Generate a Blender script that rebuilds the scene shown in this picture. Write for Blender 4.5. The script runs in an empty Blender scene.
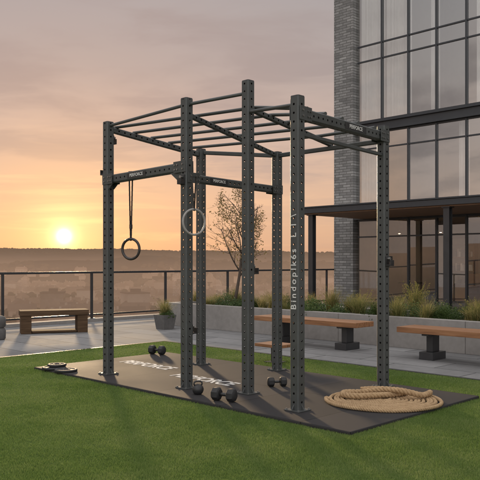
import bpy, bmesh, math, random
import numpy as np
from mathutils import Vector, Matrix, noise
random.seed(7); rng=np.random.default_rng(7)
S=math.sqrt(.5)
scene=bpy.context.scene
scene.view_settings.view_transform='Standard'
scene.view_settings.look='None'
scene.view_settings.exposure=0
F=715.0; H=262.0; EYE=1.4
def W(v,u,z=0): return Vector((S*(v-u),S*(u+v),z))       # (v,u) terrace axes -> world
def L(X,Y): return (S*(X+Y), S*(Y-X))                     # world -> (v,u)
def G(px,py): # pixel on ground -> v,u
    Y=EYE*F/(py-H); X=(px-240)/F*Y
    return L(X,Y)
RZ=math.radians(45)
# ---------------------------------------------------------------- materials
def newmat(name):
    m=bpy.data.materials.new(name); m.use_nodes=True
    nt=m.node_tree; nt.nodes.clear()
    out=nt.nodes.new('ShaderNodeOutputMaterial')
    return m,nt,out
def N(nt,t,**k):
    n=nt.nodes.new(t)
    for a,b in k.items():
        if a.startswith('i_'):
            key=a[2:]
            key=int(key) if key.isdigit() else key.replace('_',' ')
            n.inputs[key].default_value=b
        else: setattr(n,a,b)
    return n
def ramp(nt,stops):
    r=nt.nodes.new('ShaderNodeValToRGB'); e=r.color_ramp.elements
    while len(e)>1: e.remove(e[-1])
    e[0].position=stops[0][0]; e[0].color=(*stops[0][1],1)
    for p,c in stops[1:]:
        x=e.new(p); x.color=(*c,1)
    return r
def simple(name,c1,c2,rough=.7,scale=20,bump=.2,metal=0,stretch=(1,1,1),dist=.01,spec=.5,detail=6,rvar=.1):
    m,nt,out=newmat(name); lk=nt.links.new
    tc=N(nt,'ShaderNodeTexCoord'); mp=N(nt,'ShaderNodeMapping'); mp.inputs['Scale'].default_value=stretch
    lk(tc.outputs['Object'],mp.inputs[0])
    n=N(nt,'ShaderNodeTexNoise',i_Scale=scale,i_Detail=detail,i_Roughness=.65); lk(mp.outputs[0],n.inputs['Vector'])
    n2=N(nt,'ShaderNodeTexNoise',i_Scale=scale*.13,i_Detail=3); lk(mp.outputs[0],n2.inputs['Vector'])
    ad=N(nt,'ShaderNodeMath',operation='ADD'); lk(n.outputs[0],ad.inputs[0]); lk(n2.outputs[0],ad.inputs[1])
    ml=N(nt,'ShaderNodeMath',operation='MULTIPLY',i_1=.5); lk(ad.outputs[0],ml.inputs[0])
    r=ramp(nt,[(.3,c1),(.7,c2)]); lk(ml.outputs[0],r.inputs[0])
    b=N(nt,'ShaderNodeBsdfPrincipled',i_Roughness=rough,i_Metallic=metal); b.inputs['Specular IOR Level'].default_value=spec
    lk(r.outputs[0],b.inputs['Base Color'])
    mr=N(nt,'ShaderNodeMapRange',i_3=rough-rvar,i_4=min(1,rough+rvar)); lk(ml.outputs[0],mr.inputs[0]); lk(mr.outputs[0],b.inputs['Roughness'])
    bp=N(nt,'ShaderNodeBump',i_Strength=bump,i_Distance=dist); lk(n.outputs[0],bp.inputs['Height']); lk(bp.outputs[0],b.inputs['Normal'])
    lk(b.outputs[0],out.inputs[0])
    return m
STEELC=((.046,.050,.049),(.078,.083,.081))
M_steel=simple('powder_coated_steel',*STEELC,rough=.48,scale=60,bump=.08,metal=.1,dist=.002)
M_black=simple('black_iron',(.012,.012,.013),(.03,.03,.03),rough=.45,scale=80,bump=.25,dist=.002)
M_rail=simple('dark_railing_metal',(.025,.025,.027),(.04,.04,.042),rough=.4,scale=30,bump=.05)
M_frame=simple('window_frame_metal',(.022,.026,.032),(.035,.04,.046),rough=.35,scale=10,bump=.02)
M_bolt=simple('bolt_zinc',(.22,.22,.22),(.40,.40,.38),rough=.35,scale=50,bump=.05,metal=.9)
M_conc=simple('concrete',(.19,.178,.167),(.30,.282,.265),rough=.85,scale=9,bump=.35,dist=.006)
M_concd=simple('grey_stone',(.075,.072,.069),(.14,.133,.128),rough=.85,scale=18,bump=.4,dist=.006)
M_rubber_obj=simple('black_rubber',(.012,.012,.013),(.024,.024,.025),rough=.65,scale=120,bump=.3,dist=.002)
M_strap=simple('nylon_strap',(.02,.02,.02),(.05,.045,.04),rough=.8,scale=200,bump=.3,dist=.001)
M_ringb=simple('dark_ring',(.02,.018,.016),(.05,.04,.035),rough=.45,scale=30,bump=.05)
M_ringg=simple('grey_ring',(.22,.21,.2),(.36,.34,.32),rough=.45,scale=30,bump=.05)
M_white=simple('white_lettering',(.5,.5,.48),(.78,.77,.74),rough=.6,scale=60,bump=.02)
M_matwhite=simple('worn_white_lettering',(.30,.30,.29),(.8,.79,.76),rough=.7,scale=60,bump=.02)
M_interior=simple('interior_plaster',(.22,.20,.18),(.32,.29,.265),rough=.9,scale=3,bump=.02)
M_interiorg=simple('interior_warm_plaster',(.27,.20,.14),(.38,.29,.20),rough=.9,scale=3,bump=.02)
M_ceil=simple('timber_soffit',(.16,.085,.045),(.27,.15,.085),rough=.6,scale=6,bump=.1,stretch=(.6,9,9))
M_slab=simple('floor_slab_grey',(.12,.12,.12),(.2,.2,.2),rough=.8,scale=6,bump=.05)
M_curtain=simple('sheer_curtain',(.74,.72,.68),(.88,.86,.82),rough=.9,scale=8,bump=.02)
M_plumb=simple('bark',(.06,.045,.035),(.12,.09,.07),rough=.9,scale=30,bump=.6,stretch=(1,1,.25))
M_soil=simple('soil',(.03,.022,.016),(.07,.052,.038),rough=1,scale=25,bump=1,dist=.03)
def wood(name,a,b,c,axis=1,rough=.5,spec=.5):
    m,nt,out=newmat(name); lk=nt.links.new
    tc=N(nt,'ShaderNodeTexCoord'); mp=N(nt,'ShaderNodeMapping')
    s=[14,14,14]; s[axis]=.8; mp.inputs['Scale'].default_value=s
    lk(tc.outputs['Object'],mp.inputs[0])
    n=N(nt,'ShaderNodeTexNoise',i_Scale=2.2,i_Detail=7,i_Roughness=.6,i_Distortion=.6); lk(mp.outputs[0],n.inputs['Vector'])
    r=ramp(nt,[(.3,a),(.5,b),(.72,c)]); lk(n.outputs[0],r.inputs[0])
    p=N(nt,'ShaderNodeBsdfPrincipled',i_Roughness=rough); p.inputs['Specular IOR Level'].default_value=spec; lk(r.outputs[0],p.inputs['Base Color'])
    bp=N(nt,'ShaderNodeBump',i_Strength=.3,i_Distance=.003); lk(n.outputs[0],bp.inputs['Height']); lk(bp.outputs[0],p.inputs['Normal'])
    lk(p.outputs[0],out.inputs[0]); return m
M_wood=wood('bench_wood',(.14,.06,.025),(.25,.115,.05),(.34,.17,.08))
M_woodx=wood('bench_wood_weathered',(.055,.034,.020),(.085,.052,.030),(.125,.078,.047),axis=0,rough=.85,spec=.15)
def perforated():
    m,nt,out=newmat('perforated_powder_coated_steel'); lk=nt.links.new
    tc=N(nt,'ShaderNodeTexCoord'); sx=N(nt,'ShaderNodeSeparateXYZ'); lk(tc.outputs['Object'],sx.inputs[0])
    def mth(op,a,b=None,c=None):
        n=N(nt,'ShaderNodeMath',operation=op)
        for i,x in enumerate((a,b,c)):
            if x is None: continue
            if isinstance(x,(int,float)): n.inputs[i].default_value=x
            else: lk(x,n.inputs[i])
        return n.outputs[0]
    lat=mth('MINIMUM',mth('ABSOLUTE',sx.outputs[0]),mth('ABSOLUTE',sx.outputs[1]))
    zz=mth('SUBTRACT',mth('MODULO',mth('ADD',sx.outputs[2],.04),.08),.04)
    d=mth('SQRT',mth('ADD',mth('MULTIPLY',lat,lat),mth('MULTIPLY',zz,zz)))
    hole=mth('LESS_THAN',d,.0092)
    rim=mth('LESS_THAN',d,.0125)
    n=N(nt,'ShaderNodeTexNoise',i_Scale=45,i_Detail=6); lk(tc.outputs['Object'],n.inputs['Vector'])
    n2=N(nt,'ShaderNodeTexNoise',i_Scale=3,i_Detail=6,i_Roughness=.65); lk(tc.outputs['Object'],n2.inputs['Vector'])
    r=ramp(nt,[(.3,STEELC[0]),(.7,STEELC[1])]); lk(n2.outputs[0],r.inputs[0])
    mx=N(nt,'ShaderNodeMixRGB',blend_type='MIX'); lk(rim,mx.inputs[0]); lk(r.outputs[0],mx.inputs[1]); mx.inputs[2].default_value=(.018,.018,.018,1)
    p=N(nt,'ShaderNodeBsdfPrincipled',i_Roughness=.48,i_Metallic=.1); lk(mx.outputs[0],p.inputs['Base Color'])
    rr=N(nt,'ShaderNodeMapRange',i_3=.38,i_4=.62); lk(n2.outputs[0],rr.inputs[0]); lk(rr.outputs[0],p.inputs['Roughness'])
    bp=N(nt,'ShaderNodeBump',i_Strength=.08,i_Distance=.002); lk(n.outputs[0],bp.inputs['Height']); lk(bp.outputs[0],p.inputs['Normal'])
    t=N(nt,'ShaderNodeBsdfTransparent'); ms=N(nt,'ShaderNodeMixShader')
    lk(hole,ms.inputs[0]); lk(p.outputs[0],ms.inputs[1]); lk(t.outputs[0],ms.inputs[2]); lk(ms.outputs[0],out.inputs[0])
    return m
M_perf=perforated()
def bricky(name,c1,c2,mortar,bw,rh,ms,offset,rough,bump,plane,spec=.5,noise_amt=.35,nscale=8):
    m,nt,out=newmat(name); lk=nt.links.new
    tc=N(nt,'ShaderNodeTexCoord'); sx=N(nt,'ShaderNodeSeparateXYZ'); lk(tc.outputs['Object'],sx.inputs[0])
    cb=N(nt,'ShaderNodeCombineXYZ')
    lk(sx.outputs[plane[0]],cb.inputs[0]); lk(sx.outputs[plane[1]],cb.inputs[1])
    br=N(nt,'ShaderNodeTexBrick',offset=offset,i_Scale=1,i_Mortar_Size=ms,i_Brick_Width=bw,i_Row_Height=rh)
    br.inputs['Color1'].default_value=(*c1,1); br.inputs['Color2'].default_value=(*c2,1); br.inputs['Mortar'].default_value=(*mortar,1)
    br.inputs['Mortar Smooth'].default_value=.3
    lk(cb.outputs[0],br.inputs['Vector'])
    n=N(nt,'ShaderNodeTexNoise',i_Scale=nscale,i_Detail=8,i_Roughness=.7); lk(tc.outputs['Object'],n.inputs['Vector'])
    n3=N(nt,'ShaderNodeTexNoise',i_Scale=.7,i_Detail=4); lk(tc.outputs['Object'],n3.inputs['Vector'])
    ad=N(nt,'ShaderNodeMath',operation='ADD'); lk(n.outputs[0],ad.inputs[0]); lk(n3.outputs[0],ad.inputs[1])
    mr=N(nt,'ShaderNodeMapRange',i_1=.6,i_2=1.4,i_3=1-noise_amt,i_4=1+noise_amt); lk(ad.outputs[0],mr.inputs[0])
    mx=N(nt,'ShaderNodeMixRGB',blend_type='MULTIPLY',i_0=1.0); lk(br.outputs[0],mx.inputs[1]); lk(mr.outputs[0],mx.inputs[2])
    p=N(nt,'ShaderNodeBsdfPrincipled',i_Roughness=rough); p.inputs['Specular IOR Level'].default_value=spec
    lk(mx.outputs[0],p.inputs['Base Color'])
    rr=N(nt,'ShaderNodeMapRange',i_1=.6,i_2=1.4,i_3=rough-.12,i_4=min(1,rough+.12)); lk(ad.outputs[0],rr.inputs[0]); lk(rr.outputs[0],p.inputs['Roughness'])
    hh=N(nt,'ShaderNodeMath',operation='MULTIPLY_ADD',i_1=-1.0); lk(br.outputs['Fac'],hh.inputs[0]); 
    m2=N(nt,'ShaderNodeMath',operation='MULTIPLY',i_1=.35); lk(n.outputs[0],m2.inputs[0]); lk(m2.outputs[0],hh.inputs[2])
    bp=N(nt,'ShaderNodeBump',i_Strength=bump,i_Distance=.008); lk(hh.outputs[0],bp.inputs['Height']); lk(bp.outputs[0],p.inputs['Normal'])
    lk(p.outputs[0],out.inputs[0]); return m
M_pave=bricky('stone_pavers',(.155,.154,.154),(.215,.213,.212),(.055,.054,.053),1.2,.6,.010,.5,.88,.4,(1,0),noise_amt=.26,spec=.12)
M_brick=bricky('grey_brick',(.16,.158,.156),(.30,.296,.29),(.13,.127,.12),.30,.085,.012,.5,.9,.9,(1,2))
M_mat=bricky('rubber_mat',(.026,.025,.026),(.036,.034,.035),(.008,.008,.008),.995,1.09,.006,0,.75,.4,(1,0),spec=.2,noise_amt=.35,nscale=90)
def leafmat(name,cols,trans=.35,rough=.6,patch=1.3,pw=.5):
    m,nt,out=newmat(name); lk=nt.links.new
    g=N(nt,'ShaderNodeNewGeometry'); oi=N(nt,'ShaderNodeObjectInfo')
    tc=N(nt,'ShaderNodeTexCoord'); n=N(nt,'ShaderNodeTexNoise',i_Scale=patch,i_Detail=6,i_Roughness=.6); lk(tc.outputs['Object'],n.inputs['Vector'])
    a=N(nt,'ShaderNodeMath',operation='MULTIPLY_ADD',i_1=.45); lk(g.outputs['Random Per Island'],a.inputs[0])
    b=N(nt,'ShaderNodeMath',operation='MULTIPLY_ADD',i_1=.2); lk(oi.outputs['Random'],b.inputs[0])
    c=N(nt,'ShaderNodeMath',operation='MULTIPLY_ADD',i_1=pw,i_2=-(pw-.5)*.5); lk(n.outputs[0],c.inputs[0]); lk(c.outputs[0],b.inputs[2]); lk(b.outputs[0],a.inputs[2])
    r=ramp(nt,[(.2+.7*i/(len(cols)-1),cc) for i,cc in enumerate(cols)]); lk(a.outputs[0],r.inputs[0])
    p=N(nt,'ShaderNodeBsdfPrincipled',i_Roughness=rough); p.inputs['Specular IOR Level'].default_value=.25
    t=N(nt,'ShaderNodeBsdfTranslucent'); ms=N(nt,'ShaderNodeMixShader',i_0=trans)
    lk(r.outputs[0],p.inputs[0]); lk(r.outputs[0],t.inputs[0]); lk(p.outputs[0],ms.inputs[1]); lk(t.outputs[0],ms.inputs[2]); lk(ms.outputs[0],out.inputs[0]); return m
M_blade=leafmat('lawn_blades',[(.080,.140,.030),(.135,.215,.050),(.195,.275,.075),(.27,.32,.12)],trans=.5,patch=.9,pw=1.2)
M_lawn=simple('lawn_base',(.06,.095,.025),(.10,.14,.042),rough=1,scale=60,bump=.8,dist=.02,spec=.1)
M_orn=leafmat('ornamental_grass_leaf',[(.07,.10,.03),(.16,.17,.055),(.30,.26,.10),(.50,.38,.18)],trans=.45)
M_leaf=leafmat('autumn_leaf',[(.08,.08,.035),(.14,.12,.05),(.20,.155,.07),(.28,.20,.10)],trans=.5)
M_shrub=leafmat('shrub_leaf',[(.035,.06,.02),(.06,.10,.03),(.11,.15,.045)])
AIRLIGHT=(.52,.325,.215)
def hazy(name,c1,c2,k=650.,scale=.02,fmax=.93,air=AIRLIGHT,top=.42):  # haze painted into the surface: airlight emission mixed in by distance from origin
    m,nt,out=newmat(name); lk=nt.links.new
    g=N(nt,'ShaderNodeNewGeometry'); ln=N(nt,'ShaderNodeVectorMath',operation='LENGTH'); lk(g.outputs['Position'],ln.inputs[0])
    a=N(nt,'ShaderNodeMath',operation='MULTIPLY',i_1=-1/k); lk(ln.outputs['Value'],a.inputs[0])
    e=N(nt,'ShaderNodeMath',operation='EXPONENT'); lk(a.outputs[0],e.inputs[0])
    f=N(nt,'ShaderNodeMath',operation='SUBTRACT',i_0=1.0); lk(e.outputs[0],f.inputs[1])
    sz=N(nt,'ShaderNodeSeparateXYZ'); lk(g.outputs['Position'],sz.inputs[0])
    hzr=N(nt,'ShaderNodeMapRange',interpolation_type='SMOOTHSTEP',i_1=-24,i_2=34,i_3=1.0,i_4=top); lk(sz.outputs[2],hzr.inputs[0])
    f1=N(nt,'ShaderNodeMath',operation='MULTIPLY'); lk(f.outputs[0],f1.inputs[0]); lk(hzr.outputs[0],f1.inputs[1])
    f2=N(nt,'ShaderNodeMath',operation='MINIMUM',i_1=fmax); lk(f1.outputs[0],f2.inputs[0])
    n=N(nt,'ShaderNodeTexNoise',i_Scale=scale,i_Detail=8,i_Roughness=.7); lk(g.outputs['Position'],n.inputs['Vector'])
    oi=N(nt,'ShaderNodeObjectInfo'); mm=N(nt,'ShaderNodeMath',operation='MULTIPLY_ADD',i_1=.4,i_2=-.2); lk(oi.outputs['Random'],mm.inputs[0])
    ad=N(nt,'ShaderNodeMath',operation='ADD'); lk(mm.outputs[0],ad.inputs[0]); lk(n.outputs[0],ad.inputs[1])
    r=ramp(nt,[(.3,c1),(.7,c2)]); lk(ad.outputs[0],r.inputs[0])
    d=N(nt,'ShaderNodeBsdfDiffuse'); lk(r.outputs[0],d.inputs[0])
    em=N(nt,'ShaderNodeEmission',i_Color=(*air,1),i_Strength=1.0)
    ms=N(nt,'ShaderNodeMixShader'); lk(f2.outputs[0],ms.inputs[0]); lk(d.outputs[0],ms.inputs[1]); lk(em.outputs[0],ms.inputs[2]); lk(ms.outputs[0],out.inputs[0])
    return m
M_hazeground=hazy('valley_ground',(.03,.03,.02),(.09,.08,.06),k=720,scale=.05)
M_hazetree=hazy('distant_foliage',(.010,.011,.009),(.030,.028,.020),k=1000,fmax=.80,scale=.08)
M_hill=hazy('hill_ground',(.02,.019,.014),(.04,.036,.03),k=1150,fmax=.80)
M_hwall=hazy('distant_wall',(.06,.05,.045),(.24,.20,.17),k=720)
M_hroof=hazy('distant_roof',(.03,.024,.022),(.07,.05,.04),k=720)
def glass(name,fac,tint,gc=(.90,.92,.95)):
    m,nt,out=newmat(name); lk=nt.links.new
    lw=N(nt,'ShaderNodeLayerWeight',i_Blend=.5)
    pw=N(nt,'ShaderNodeMath',operation='POWER',i_1=4.0); lk(lw.outputs['Facing'],pw.inputs[0])
    mr=N(nt,'ShaderNodeMapRange',i_3=fac,i_4=1.0); lk(pw.outputs[0],mr.inputs[0])
    t=N(nt,'ShaderNodeBsdfTransparent',i_Color=(*tint,1)); g=N(nt,'ShaderNodeBsdfGlossy',i_Roughness=.01)
    g.inputs['Color'].default_value=(*gc,1)
    geo=N(nt,'ShaderNodeNewGeometry'); oi=N(nt,'ShaderNodeObjectInfo')
    wn=N(nt,'ShaderNodeTexWhiteNoise',noise_dimensions='1D'); lk(oi.outputs['Random'],wn.inputs['W'])
    sb=N(nt,'ShaderNodeVectorMath',operation='SUBTRACT'); lk(wn.outputs['Color'],sb.inputs[0]); sb.inputs[1].default_value=(.5,.5,.5)
    sc=N(nt,'ShaderNodeVectorMath',operation='SCALE'); lk(sb.outputs[0],sc.inputs[0]); sc.inputs['Scale'].default_value=.06
    ad=N(nt,'ShaderNodeVectorMath',operation='ADD'); lk(geo.outputs['Normal'],ad.inputs[0]); lk(sc.outputs[0],ad.inputs[1])
    nm=N(nt,'ShaderNodeVectorMath',operation='NORMALIZE'); lk(ad.outputs[0],nm.inputs[0]); lk(nm.outputs[0],g.inputs['Normal'])
    ms=N(nt,'ShaderNodeMixShader'); lk(mr.outputs[0],ms.inputs[0]); lk(t.outputs[0],ms.inputs[1]); lk(g.outputs[0],ms.inputs[2]); lk(ms.outputs[0],out.inputs[0]); return m
M_glass=glass('window_glass',.46,(.92,.94,.95),(1.0,.99,.97))
M_glassg=glass('ground_floor_glass',.20,(.93,.93,.92))
M_rglass=glass('railing_glass',.03,(.95,.96,.955))
def emis(name,c,s):
    m,nt,out=newmat(name); e=N(nt,'ShaderNodeEmission',i_Color=(*c,1),i_Strength=s); nt.links.new(e.outputs[0],out.inputs[0]); return m
M_lampg=emis('ground_floor_warm_lamp',(1,.60,.28),60)
M_rope=simple('manila_rope',(.25,.155,.075),(.46,.32,.18),rough=.9,scale=160,bump=.6,dist=.003)
# ---------------------------------------------------------------- builders
def link(o): scene.collection.objects.link(o); return o
class B:
    def __init__(s): s.v=[]; s.f=[]; s.m=[]
    def add(s,vs,fs,mi=0,M=None):
        o=len(s.v)
        for p in vs:
            p=Vector(p)
            if M is not None: p=M@p
            s.v.append(tuple(p))
        for f in fs: s.f.append(tuple(i+o for i in f)); s.m.append(mi)
        return s
    def box(s,a,b,mi=0,M=None,bev=0):
        x0,y0,z0=a; x1,y1,z1=b
        if bev>0:
            bm=bmesh.new(); bmesh.ops.create_cube(bm,size=1)
            for v in bm.verts: v.co=Vector(((x0+x1)/2+v.co.x*(x1-x0),(y0+y1)/2+v.co.y*(y1-y0),(z0+z1)/2+v.co.z*(z1-z0)))
            bmesh.ops.bevel(bm,geom=bm.edges[:],offset=bev,segments=2,affect='EDGES',profile=.6)
            bm.verts.index_update()
            vs=[v.co.copy() for v in bm.verts]; fs=[[v.index for v in f.verts] for f in bm.faces]; bm.free()
            return s.add(vs,fs,mi,M)
        vs=[(x0,y0,z0),(x1,y0,z0),(x1,y1,z0),(x0,y1,z0),(x0,y0,z1),(x1,y0,z1),(x1,y1,z1),(x0,y1,z1)]
        return s.add(vs,[(3,2,1,0),(4,5,6,7),(0,1,5,4),(1,2,6,5),(2,3,7,6),(3,0,4,7)],mi,M)
    def cyl(s,p,q,r,r2=None,n=12,mi=0,caps=True,M=None):
        p=Vector(p); q=Vector(q); r2=r if r2 is None else r2
        d=(q-p).normalized(); a=d.orthogonal().normalized(); b=d.cross(a)
        vs=[]; 
        for c,rr in ((p,r),(q,r2)):
            for i in range(n):
                t=2*math.pi*i/n; vs.append(c+(a*math.cos(t)+b*math.sin(t))*rr)
        fs=[(i,(i+1)%n,n+(i+1)%n,n+i) for i in range(n)]
        if caps: fs+= [tuple(range(n))[::-1],tuple(range(n,2*n))]
        return s.add(vs,fs,mi,M)
    def lathe(s,prof,n=28,mi=0,M=None):
        vs=[]; fs=[]
        for (r,z) in prof:
            for i in range(n):
                t=2*math.pi*i/n; vs.append((r*math.cos(t),r*math.sin(t),z))
        for k in range(len(prof)-1):
            for i in range(n):
                j=(i+1)%n; fs.append((k*n+i,k*n+j,(k+1)*n+j,(k+1)*n+i))
        return s.add(vs,fs,mi,M)
    def sweep(s,pts,rad,n=8,mi=0,closed=False,M=None,flat=1.0):
        pts=[Vector(p) for p in pts]; k=len(pts); vs=[];fs=[]
        up=None
        for i,p in enumerate(pts):
            if closed: d=(pts[(i+1)%k]-pts[i-1]).normalized()
            else: d=(pts[min(i+1,k-1)]-pts[max(i-1,0)]).normalized()
            if up is None: up=d.orthogonal().normalized()
            up=(up-d*up.dot(d)).normalized(); b=d.cross(up)
            r=rad(i/(k-1)) if callable(rad) else rad
            for j in range(n):
                t=2*math.pi*j/n; vs.append(p+(up*math.cos(t)+b*math.sin(t)*flat)*r)
        R=k if closed else k-1
        for i in range(R):
            for j in range(n):
                j2=(j+1)%n; i2=(i+1)%k
                fs.append((i*n+j,i*n+j2,i2*n+j2,i2*n+j))
        if not closed: fs+=[tuple(range(n))[::-1],tuple(range((k-1)*n,k*n))]
        return s.add(vs,fs,mi,M)
    def mesh(s,name,mats,smooth=False):
        me=bpy.data.meshes.new(name); me.from_pydata(s.v,[],s.f)
        for m in mats: me.materials.append(m)
        me.polygons.foreach_set('material_index',s.m)
        if smooth: me.polygons.foreach_set('use_smooth',[True]*len(s.f))
        me.update(); return me
    def obj(s,name,mats,parent=None,loc=(0,0,0),rot=(0,0,0),smooth=False,smang=None):
        if not isinstance(mats,(list,tuple)): mats=[mats]
        me=s.mesh(name,mats,smooth)
        if smang:
            me.polygons.foreach_set('use_smooth',[True]*len(s.f)); me.set_sharp_from_angle(angle=math.radians(smang))
        return mk(name,me,parent,loc,rot)
def mk(name,me,parent=None,loc=(0,0,0),rot=(0,0,0)):
    o=bpy.data.objects.new(name,me); link(o); o.parent=parent; o.location=loc; o.rotation_euler=rot; return o
def empty(name,label,cat,loc,rz=RZ,group=None):
    e=bpy.data.objects.new(name,None); link(e); e.empty_display_size=.2; e.location=loc; e.rotation_euler=(0,0,rz)
    e['label']=label; e['category']=cat
    if group: e['group']=group
    return e
def tag(o,label,cat,group=None):
    o['label']=label; o['category']=cat
    if group: o['group']=group
    return o
def text_mesh(txt,size,mat,depth=.0015,bold=0,spacing=1.0):
    cu=bpy.data.curves.new('lettering','FONT'); cu.body=txt; cu.size=size; cu.extrude=depth; cu.offset=bold; cu.space_character=spacing
    cu.align_x='CENTER'; cu.align_y='CENTER'
    o=bpy.data.objects.new('tmp',cu); link(o); bpy.context.view_layer.update()
    dg=bpy.context.evaluated_depsgraph_get(); me=bpy.data.meshes.new_from_object(o.evaluated_get(dg))
    bpy.data.objects.remove(o); me.materials.clear(); me.materials.append(mat); return me
def frame_mat(x,y,z,loc):
    M=Matrix((x,y,z)).transposed().to_4x4(); M.translation=Vector(loc); return M
# ================================================================ SETTING
b=B(); b.add([(-6000,-6000,-26),(6000,-6000,-26),(6000,9000,-26),(-6000,9000,-26)],[(0,1,2,3)])
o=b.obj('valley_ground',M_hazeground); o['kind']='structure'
nx,ny=300,32
vs=[];fs=[]
Y0,DY=800,62
for j in range(ny):
    Y=Y0+j*DY
    for i in range(nx):
        X=-1700+i*3400/(nx-1)
        t=min(1,max(0,(Y-1050)/725)); t=t*t*(3-2*t)
        px=X/Y*F+240
        base=(13.0 if px<90 else 13.0-(px-90)*.014)
        crest=1775*max(4,base-1.0+1.5*noise.noise(Vector((X*.0023,3.1,0)))+.6*noise.noise(Vector((X*.008,1.1,0))))/F
        z=-26.5+t*(26.5+EYE+crest)+3*noise.noise(Vector((X*.01,Y*.01,5)))*t
        rid=math.exp(-((Y-1010-60*noise.noise(Vector((X*.003,9,0))))/85)**2)*max(0,26+17*noise.noise(Vector((X*.0035,7.7,0)))+6*noise.noise(Vector((X*.012,2.7,0))))
        z+=rid*(1-t)
        if Y>1780: z-= (Y-1780)*.02
        vs.append((X,Y,z))
for j in range(ny-1):
    for i in range(nx-1):
        a=j*nx+i; fs.append((a,a+1,a+nx+1,a+nx))
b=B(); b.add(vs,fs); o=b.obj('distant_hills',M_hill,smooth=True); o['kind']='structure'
hv=vs
def hz(X,Y):
    fi=(X+1700)/3400*(nx-1); fj=(Y-Y0)/DY
    i=int(fi); j=int(fj)
    if j<0 or i<0 or i>=nx-1 or j>=ny-1: return -26
    a_=fi-i; c_=fj-j
    return (hv[j*nx+i][2]*(1-a_)+hv[j*nx+i+1][2]*a_)*(1-c_)+(hv[(j+1)*nx+i][2]*(1-a_)+hv[(j+1)*nx+i+1][2]*a_)*c_
ico=bmesh.new(); bmesh.ops.create_icosphere(ico,subdivisions=2,radius=1); ico.verts.index_update()
IV=np.array([v.co[:] for v in ico.verts]); IFa=np.array([[v.index for v in f.verts] for f in ico.faces]); ico.free()
VV=[];FF=[];off=0
variants=[IV*(1+.28*np.array([[noise.noise(Vector(p)*1.9+Vector((s_*7,0,0)))] for p in IV])) for s_ in range(8)]
def clump(X,Y,z,r):
    global off
    p=variants[random.randrange(8)]*np.array([r*random.uniform(.8,1.3),r,r*random.uniform(.7,1.0)])+np.array([X,Y,z+r*.4])
    VV.append(p); FF.append(IFa+off); off+=len(IV)
for k in range(3200):
    Y=random.uniform(1560,1790); X=random.uniform(-.42,.22)*Y
    clump(X,Y,hz(X,Y)-2,random.uniform(2.2,4.8))
for k in range(1700):
    Y=random.uniform(930,1120); X=random.uniform(-.42,.22)*Y
    if noise.noise(Vector((X*.01,Y*.01,3)))<-.12: continue
    clump(X,Y,max(-26,hz(X,Y))-1.5,random.uniform(1.8,4.0))
for k in range(1900):
    Y=250+700*random.random()**1.2; X=random.uniform(-.42,.22)*Y
    if noise.noise(Vector((X*.012,Y*.006,0)))<-.12: continue
    z=max(-26,hz(X,Y)) if Y>800 else -26
    for q in range(3): clump(X+random.gauss(0,9),Y+random.gauss(0,9),z-.8,random.uniform(1.0,2.9))
VV=np.concatenate(VV).astype(np.float32); FF=np.concatenate(FF).astype(np.int32)
def np_mesh(name,V,Fc,mat,smooth=False):
    k=Fc.shape[1]; me=bpy.data.meshes.new(name); me.vertices.add(len(V)); me.vertices.foreach_set('co',V.ravel())
    me.loops.add(Fc.size); me.loops.foreach_set('vertex_index',Fc.ravel())
    me.polygons.add(len(Fc)); me.polygons.foreach_set('loop_start',np.arange(0,Fc.size,k,dtype=np.int32))
    me.materials.append(mat); me.update(calc_edges=True)
    if smooth: me.polygons.foreach_set('use_smooth',np.ones(len(Fc),dtype=bool))
    return me
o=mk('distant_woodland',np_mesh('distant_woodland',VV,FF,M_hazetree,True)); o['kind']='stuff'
def house_mesh(w,d,h,rh,flat=False):
    b=B(); b.box((-w/2,-d/2,0),(w/2,d/2,h),0)
    if flat:
        b.box((-w/2-.2,-d/2-.2,h),(w/2+.2,d/2+.2,h+.6),1); b.box((-w/5,-d/5,h+.6),(w/6,d/6,h+2.4),1)
        for fl in range(int(h//3.0)):
            for q in range(int(w//3)):
                x0=-w/2+1+q*3; b.box((x0,-d/2-.08,fl*3.0+1.0),(x0+1.6,-d/2-.001,fl*3.0+2.3),1)
    else:
        e=.5
        b.add([(-w/2-e,-d/2-e,h-.2),(w/2+e,-d/2-e,h-.2),(w/2+e,d/2+e,h-.2),(-w/2-e,d/2+e,h-.2),(-w/2-e,0,h+rh),(w/2+e,0,h+rh)],
              [(0,1,5,4),(2,3,4,5),(0,4,3),(1,2,5),(3,2,1,0)],1)
        b.box((w/4,d/8,h),(w/4+.9,d/8+.9,h+rh+1.1),0)
        for x in (-w*.3,0,w*.25): b.box((x-.6,-d/2-.06,1.2),(x+.6,-d/2-.001,2.6),1)
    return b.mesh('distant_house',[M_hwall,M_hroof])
HM=[house_mesh(10,7,3.8,2.6),house_mesh(8,7,4.6,2.8),house_mesh(13,8,4.2,2.8),house_mesh(20,12,9,0,True),house_mesh(14,12,11,0,True)]
cnt=0
for k in range(900):
    if cnt>=285: break
    Y=290+640*random.random(); X=random.uniform(-.38,.2)*Y
    if noise.noise(Vector((X*.012,Y*.006,0)))>.28: continue
    i=random.choices(range(5),[5,5,4,.5,.25])[0]
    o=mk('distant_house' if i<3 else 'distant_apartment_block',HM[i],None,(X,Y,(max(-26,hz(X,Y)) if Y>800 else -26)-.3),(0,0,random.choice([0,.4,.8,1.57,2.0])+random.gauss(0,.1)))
    tag(o,'hazy low pitched-roof house down in the valley' if i<3 else 'hazy flat-roofed apartment block down in the valley','house' if i<3 else 'apartment block','houses spread across the hazy valley')
    cnt+=1
UE=14.55
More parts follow.
